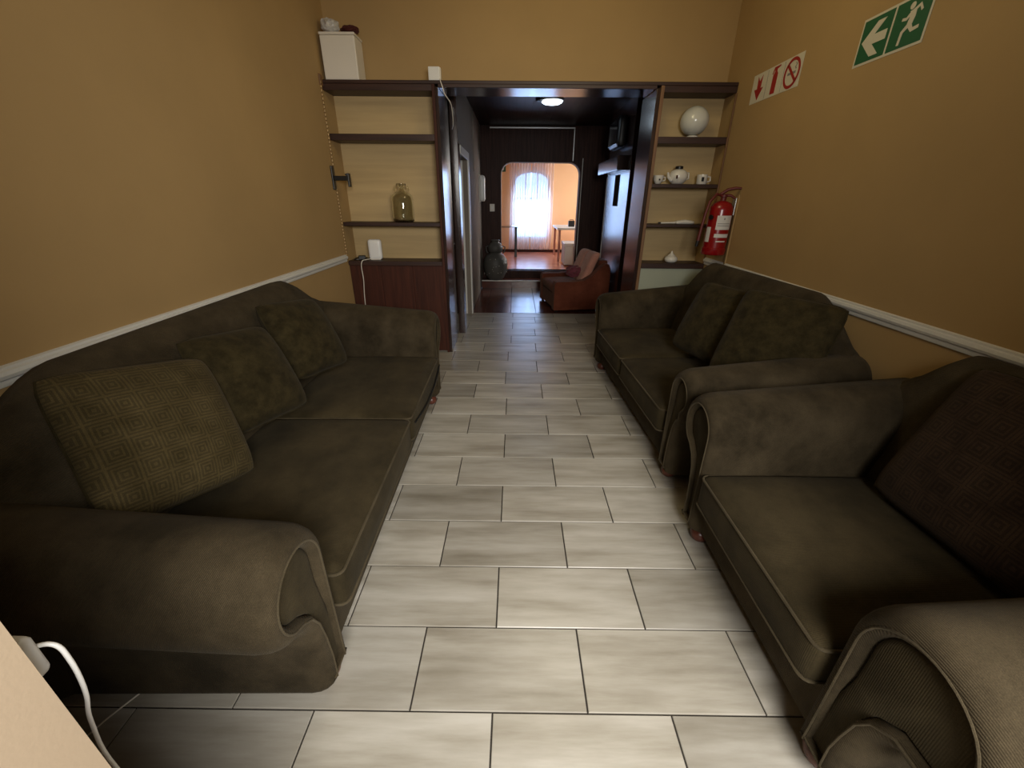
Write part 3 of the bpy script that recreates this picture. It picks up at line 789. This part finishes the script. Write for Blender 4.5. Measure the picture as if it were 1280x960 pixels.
tag(o, 'thin white cable hanging from the small white box into the passage', 'cable')
# demijohn bottle
bo = empty('bottle', (-1.128, 4.44, 1.353), 0, 'clear green-tinted glass demijohn on the lower left shelf', 'bottle')
outer = [(0, 0), (.085, 0), (.102, .012), (.106, .04), (.106, .215), (.098, .245), (.072, .268), (.045, .280), (.036, .292), (.034, .325), (.046, .333), (.046, .348), (.034, .352)]
inner = [(.028, .352), (.028, .292), (.040, .276), (.068, .262), (.094, .240), (.101, .213), (.101, .04), (.097, .016), (.08, .006), (0, .006)]
MB().lathe(outer + inner, 32).build('body', 'glass', bo, 60)
for s in (-1, 1):
    MB().tube([(s*.036, 0, .318), (s*.062, 0, .322), (s*.070, 0, .300), (s*.058, 0, .275)], .007, 8).build('handle', 'glass', bo, True)
# router
ro = empty('wifi_router', (-1.455, 4.43, 0.986), 0.12, 'white upright rounded router on the left cupboard top', 'router')
v, f = rounded_box(.135, .07, .20, .026, (8, 8, 10)); obj('body', v, f, 'plastic', ro, True)
B('base', 'plastic_w', -.05, .05, -.035, .035, 0, .006, ro, .002)
pa = empty('power_adapter', (-1.59, 4.42, 0.986), 0.3, 'black power adapter with tangled lead beside the white router', 'adapter')
B('body', 'black', -.045, .025, -.03, .03, 0, .04, pa, .006)
MB().cable([(-.045, 0, .02), (-.075, .02, .012), (-.085, -.03, .008), (-.07, -.06, .008), (0, -.05, .012), (.03, -.04, .02), (.040, -.01, .02)], .005, 6).build('lead', 'black', pa, True)
o = MB().cable([(-1.50, 4.40, .995), (-1.535, 4.33, .994), (-1.560, 4.296, .985), (-1.575, 4.292, .93), (-1.572, 4.293, .80), (-1.585, 4.294, .65), (-1.592, 4.296, .50), (-1.595, 4.297, .30)], .004, 6).build('cable', 'plastic_w', None, True)
tag(o, 'thin white cable hanging down the left mahogany cupboard front', 'cable')
# black bracket
bk = empty('wall_bracket', (XL, 4.245, 1.74), 0, 'black wall bracket with short arm at the end of the left wall', 'bracket')
B('plate', 'black', 0.0, 0.014, -0.03, 0.03, -0.10, 0.10, bk, .004)
B('arm', 'black', 0.0145, 0.145, -0.016, 0.016, -0.022, 0.018, bk, .004)
B('end_plate', 'black', 0.1455, 0.160, -0.03, 0.03, -0.075, 0.04, bk, .004)
B('lip', 'black', 0.126, 0.1455, -0.026, 0.026, 0.020, 0.036, bk, .004)

# ------------------------------------------------------------------ things on the right shelves
eg = empty('vase', (1.635, 4.425, 2.102), 0, 'large white egg-shaped vase on the top right shelf', 'vase')
MB().lathe([(0, 0), (.05, 0), (.052, .012), (.046, .018)], 28).build('foot', 'china', eg, True)
MB().lathe([(.001, .019)] + [(.124*math.sin(t*PI/18), .017+.118-.118*math.cos(t*PI/18)) for t in range(3, 18)] + [(.0, .254)], 32).build('body', 'china_eggshell', eg, True)
cu1 = empty('cup', (1.375, 4.42, 1.716), 0, 'small white cup at the left of the second right shelf', 'cup')
MB().lathe([(0, 0), (.022, 0), (.028, .006), (.045, .035), (.048, .075), (.044, .075), (.040, .035), (.02, .01), (0, .01)], 20).build('body', 'china', cu1, True)
MB().tube([(.044, 0, .062), (.066, 0, .060), (.068, 0, .035), (.042, 0, .026)], .006, 8).build('handle', 'china', cu1, True)
B('motif', 'black', -.008, .006, -.050, -.046, .03, .045, cu1)
po = empty('teapot', (1.565, 4.43, 1.716), 0, 'round white teapot with black lid on the second right shelf', 'teapot')
MB().lathe([(0, 0), (.045, 0), (.062, .012), (.086, .05), (.088, .075), (.075, .108), (.048, .125), (.03, .130), (0, .130)], 28).build('body', 'china', po, True)
MB().lathe([(0, .130), (.036, .130), (.036, .150), (.030, .156), (0, .156)], 20).build('lid', 'black', po, 40)
MB().tube([(-.07, -.03, .035), (-.105, -.04, .06), (-.115, -.045, .10)], [.02, .014, .010], 10).build('spout', 'china', po, True)
MB().tube([(.07, .02, .10), (.11, .03, .10), (.115, .03, .05), (.075, .02, .035)], .008, 8).build('handle', 'china', po, True)
B('motif', 'mahog', -.045, -.03, -.085, -.078, .045, .075, po)
mg = empty('mug', (1.80, 4.43, 1.716), 0, 'small white mug with dark motif at the right of the second shelf', 'mug')
MB().lathe([(0, 0), (.042, 0), (.047, .006), (.048, .085), (.043, .085), (.042, .01), (0, .01)], 22).build('body', 'china', mg, 40)
MB().tube([(.046, 0, .068), (.078, 0, .066), (.082, 0, .030), (.046, 0, .020)], .007, 8).build('handle', 'china', mg, True)
B('motif', 'black', -.022, .0, -.052, -.046, .025, .062, mg)
wb_ = empty('brush', (1.60, 4.40, 1.357), 0.05, 'slim white brush with thin handle lying on the third right shelf', 'brush')
MB().tube([(-.15, 0, .010), (-.06, 0, .012), (.02, 0, .014)], [.008, .008, .012], 8).build('handle', 'china', wb_, True)
MB().add(*[lambda q: ([Vector((p[0]+.09, p[1], p[2]*(1-.3*abs(p[0])/.1))) for p in q[0]], q[1])][0](rounded_box(.19, .07, .042, .02, (10, 6, 4)))).build('head', 'china', wb_, True)
B('tip', 'black', -.175, -.148, -.008, .008, .003, .018, wb_, .003)
ga = empty('jar', (1.615, 4.40, 0.986), 0, 'small white onion-shaped lidded jar on the right counter', 'jar')
MB().lathe([(0, 0), (.04, 0), (.06, .014), (.066, .032), (.058, .052), (.040, .066)], 24).build('body', 'china', ga, True)
MB().lathe([(.041, .067), (.026, .080), (.012, .092), (.008, .108), (.0, .116)], 20).build('lid', 'china', ga, True)

# ------------------------------------------------------------------ fire extinguisher
fx = empty('fire_extinguisher', (1.815, 3.93, 1.125), 0, 'red fire extinguisher with dark hose hung on the right wall', 'extinguisher')
MB().lathe([(0, 0), (.098, 0), (.103, .006), (.103, .055), (.097, .060), (.097, .37), (.094, .395), (.075, .425), (.045, .442), (.028, .448), (0, .448)], 32).build('cylinder', 'red', fx, 50)
MB().lathe([(0, .449), (.024, .449), (.024, .475), (.03, .478), (.03, .495), (.018, .50), (0, .50)], 16).build('valve', 'dk_red', fx, 50)
MB().tube([(-.03, 0, .500), (.02, -.01, .535), (.075, -.03, .548), (.115, -.05, .545)], [.014, .013, .012, .008], 8).build('lever', 'dk_red', fx, True)
MB().tube([(.0, 0, .490), (.05, -.02, .490), (.09, -.03, .465)], [.012, .011, .008], 8).build('handle', 'dk_red', fx, True)
MB().tube([(-.02, 0, .490), (-.075, -.02, .500), (-.125, -.03, .44), (-.150, -.04, .34), (-.165, -.04, .20), (-.172, -.04, .12)], [.012]*4+[.013, .015], 10).build('hose', 'dk_red', fx, True)
MB().tube([(-.172, -.04, .119), (-.178, -.04, .07)], [.016, .012], 10).build('nozzle', 'black', fx, True)
def curved(name, m, a0, a1, z0, z1, r, parent, n=10):
    v = []; f = []
    for i in range(n+1):
        t = math.radians(a0 + (a1-a0)*i/n)
        for rr, z in ((r, z0), (r, z1), (r-.004, z1), (r-.004, z0)): v.append((rr*math.cos(t), rr*math.sin(t), z))
    for i in range(n):
        for k in range(4): f.append((i*4+k, i*4+(k+1) % 4, (i+1)*4+(k+1) % 4, (i+1)*4+k))
    f += [(0, 1, 2, 3), tuple(n*4+k for k in range(4))]
    return obj(name, v, f, m, parent, 35)
la = curved('label', 'label_w', -125, -45, .215, .330, .0985, fx); la['label'] = 'white instruction label'
for z in (.245, .262): curved('print_line', 'label_g', -118, -52, z, z+.005, .0990, la)
curved('print_mark', 'label_g', -92, -86, .296, .312, .0990, la)
curved('label', 'label_w', -125, -48, .150, .180, .0985, fx); curved('label', 'label_w', -112, -62, .112, .122, .0985, fx)
curved('label', 'label_w', -175, -148, .110, .235, .0985, fx)
MB().lathe([(0, 0), (.02, 0), (.02, .01), (0, .01)], 12, (0, 0, 0)).build('gauge', 'black', fx, 40).matrix_local = Matrix.Translation((-.092, -.045, .315)) @ Matrix.Rotation(math.radians(-64), 4, 'Z') @ Matrix.Rotation(PI/2, 4, 'X') 
B('wall_hook', 'metal', .098, .114, -.03, .03, .33, .47, fx, .003)

# ------------------------------------------------------------------ signs on the right wall (built in the wall plane: s runs towards the camera, z up)
def sign_poly(name, m, pts, s0, z0, lay, parent):
    """pts in metres, x to the right as seen, y up; plate's left edge is at world Y = s0"""
    return MB().prism(pts, [], lambda a, b, d: (XR - 0.001 - 0.0015*lay - d, s0 - a, z0 + b), 0.0014).build(name, m, parent, fix=True)
def rect(a, b, c, d): return [(a, c), (b, c), (b, d), (a, d)]
def disc(cx, cy, r, n=28): return [(cx + r*math.cos(2*PI*i/n), cy + r*math.sin(2*PI*i/n)) for i in range(n)]
def limb(p, w0, w1):
    p = [Vector(q) for q in p]; L = []; R_ = []
    for i, q in enumerate(p):
        d = (p[min(i+1, len(p)-1)] - p[max(i-1, 0)]).normalized(); nrm = Vector((-d.y, d.x))
        wd = (w0 + (w1-w0)*i/(len(p)-1))/2
        L.append(tuple(q + nrm*wd)); R_.append(tuple(q - nrm*wd))
    return L + R_[::-1]
def top_sign(name, label, s0, z0):
    return empty(name, (0, 0, 0), 0, label, 'sign')
S0, Z0, U = 2.905, 2.268, 0.215
g = top_sign('exit_sign', 'green and white exit sign with left arrow and running man', S0, Z0)
sign_poly('plate', 'sign_w', rect(0, 2*U+0.012, 0, U+0.004), S0, Z0, 0, g)
sign_poly('panel', 'sign_green', rect(0.012, U-0.004, 0.012, U-0.008), S0, Z0, 1, g)
sign_poly('panel', 'sign_green', rect(U+0.010, 2*U, 0.012, U-0.008), S0, Z0, 1, g)
k = U
sign_poly('arrow', 'sign_w', [(x*k, y*k) for x, y in ((.13, .50), (.52, .86), (.78, .86), (.50, .60), (.90, .60), (.90, .40), (.50, .40), (.78, .14), (.52, .14))], S0, Z0, 2, g)
run = sign_poly('running_figure', 'sign_w', disc(U*1.50, U*.82, U*.070, 16), S0, Z0, 2, g)
for lay, (pts, w0, w1) in enumerate((([(1.56, .74), (1.58, .60), (1.54, .44)], .17, .14),          # trunk
                    ([(1.58, .71), (1.72, .78), (1.80, .66)], .075, .055),         # rear arm
                    ([(1.54, .70), (1.42, .60), (1.30, .62)], .075, .055),         # front arm
                    ([(1.56, .46), (1.66, .34), (1.84, .36)], .10, .065),          # rear leg
                    ([(1.53, .46), (1.40, .36), (1.38, .12)], .10, .065))):         # front leg
    sign_poly('limb', 'sign_w', limb([(x*U, y*U) for x, y in pts], w0*U, w1*U), S0, Z0, 2.12+0.12*lay, run)
S1, Z1, V = 4.055, 2.295, 0.213
rd = top_sign('fire_sign', 'white sign with red arrow, extinguisher and no smoking symbols', S1, Z1)
sign_poly('plate', 'sign_w', rect(0, 3*V, 0, 0.197), S1, Z1, 0, rd)
sign_poly('arrow', 'sign_red', [(x*V, y*V) for x, y in ((.50, .08), (.20, .44), (.38, .44), (.34, .84), (.50, .66), (.66, .84), (.62, .44), (.80, .44))], S1, Z1, 1, rd)
sign_poly('extinguisher_symbol', 'sign_red', [(x*V, y*V) for x, y in ((1.36, .08), (1.64, .08), (1.64, .66), (1.56, .74), (1.56, .80), (1.74, .84), (1.74, .88), (1.38, .88), (1.28, .70), (1.33, .68), (1.42, .80), (1.44, .74), (1.36, .66))], S1, Z1, 1, rd)
ring = MB().prism(disc(V*2.5, V*.46, V*.43, 36), [disc(V*2.5, V*.46, V*.345, 36)], lambda a, b, d: (XR-0.001-0.003-d, S1-a, Z1+b), 0.0014).build('prohibition_ring', 'sign_red', rd)
sign_poly('slash', 'sign_red', limb([(V*2.23, V*.72), (V*2.77, V*.20)], V*.085, V*.085), S1, Z1, 2, ring)
sign_poly('cigarette', 'label_g', rect(V*2.27, V*2.70, V*.42, V*.49), S1, Z1, 1, rd)
sign_poly('smoke', 'label_g', limb([(V*2.70, V*.54), (V*2.64, V*.60), (V*2.70, V*.66), (V*2.64, V*.72)], V*.04, V*.03), S1, Z1, 1, rd)
for i in (1, 2): sign_poly('divider', 'label_g', rect(i*V-.001, i*V+.001, .008, .189), S1, Z1, 1, rd)

# ------------------------------------------------------------------ passage furniture
ps = empty('armchair', (0.510, 6.58, 0), -PI/2 + math.radians(10.0), 'small rust red armchair with pink back cushions in the passage', 'armchair')
# local: x along width (far..near), y depth
def side_arm(s):
    prof = [(0.0, .035), (0.0, .42), (.02, .455), (.10, .46), (.30, .455), (.45, .47), (.58, .54), (.70, .66), (.77, .71), (.82, .70), (.85, .63), (.85, .035)]
    return MB().prism(prof, [], lambda a, b, d: (s + d, a, b), 0.13)
for s in (-0.47, 0.34): side_arm(s).build('arm', 'rust', ps)
B('base', 'rust', -0.339, 0.339, 0.01, 0.78, 0.05, 0.27, ps, .01)
v, f = rounded_box(.67, .60, .13, .04, (10, 10, 5), .02); obj('seat_cushion', [Vector(p)+Vector((0, .29, .272)) for p in v], f, 'rust', ps, True)
B('back', 'rust', -0.339, 0.339, 0.72, 0.85, 0.271, 0.74, ps, .02)
for x in (-0.17, 0.17):
    v, f = rounded_box(.325, .13, .44, .05, (8, 6, 10), .0)
    obj('back_cushion', [Vector((p[0]+x, p[1]+.50+.42*p[2], p[2]+.41)) for p in v], f, 'pink', ps, True)['label'] = 'dusty pink back cushion'
for x in (-.43, .43):
    for y in (.05, .74): MB().lathe([(0, 0), (.02, 0), (.026, .034), (0, .034)], 10, (x, y, 0)).build('leg', 'black', ps, True)
o = crumple('cloth', 'purple', (.13, .10, .09), 11); o.location = (0.93, 6.60, 0.446); tag(o, 'crumpled plum cloth on the rust red armchair in the passage', 'cloth')
va = empty('urn', (-0.375, 8.10, 0.146), 0, 'big dark grey stoneware urn on the step beside the opening', 'urn')
MB().lathe([(0, 0), (.12, 0), (.16, .04), (.215, .16), (.232, .28), (.215, .38), (.165, .455), (.115, .48), (.105, .50)], 32).build('body', 'stone', va, True)
MB().lathe([(.106, .501), (.135, .53), (.14, .60), (.11, .66), (.075, .68), (.07, .70), (.085, .715), (.08, .73), (0, .73)], 28).build('neck', 'stone', va, True)
for s in (-1, 1): MB().tube([(s*.13, 0, .62), (s*.18, 0, .60), (s*.17, 0, .52), (s*.14, 0, .49)], .012, 8).build('handle', 'stone', va, True)
mb = MB(); rr = random.Random(2)
for i in range(26):
    a = rr.uniform(-PI, 0); z = rr.uniform(.10, .40)
    rad = .215 if z < .2 else .232 if z < .34 else .205
    mb.add([Vector(p)*.007 + Vector((rad*math.cos(a), rad*math.sin(a), z)) for p in ((1, 0, 0), (-1, 0, 0), (0, 1, 0), (0, -1, 0), (0, 0, 1), (0, 0, -1))],
           [(0, 2, 4), (2, 1, 4), (1, 3, 4), (3, 0, 4), (2, 0, 5), (1, 2, 5), (3, 1, 5), (0, 3, 5)])
o = mb.build('specks', 'plastic_w', va); o['kind'] = 'stuff'

# ------------------------------------------------------------------ plug at the near left wall edge
pl = empty('phone_charger', (-0.462, YN, 1.165), 0, 'white plug-in charger on the near left cream wall edge', 'charger')
B('socket_plate', 'plastic_w', -0.045, 0.012, 0.0, 0.005, -0.045, 0.05, pl, .002)
v, f = rounded_box(.026, .028, .052, .007, (6, 6, 8)); obj('body', [Vector((p[0]-.016, p[1]+.0195, p[2]-.034)) for p in v], f, 'plastic', pl, True)
MB().cable([(-.012, .034, -.004), (-.004, .038, -.006), (.002, .040, -.014), (.002, .041, -.032), (-.003, .043, -.062), (-.014, .045, -.105), (-.035, .047, -.165), (-.07, .06, -.30), (-.15, .12, -.65), (-.40, .30, -1.155), (-.75, .40, -1.157)], .0023, 8).build('lead', 'plastic', pl, True)
o = MB().cable([(-1.20, 0.96, 0.008), (-1.30, 0.80, .006), (-1.34, 0.72, .006), (-1.36, 0.63, .006), (-1.30, 0.52, .006)], .003, 6).build('cable', 'plastic_w', None, True)
tag(o, 'thin pale cable on the floor tiles at the near left corner', 'cable')
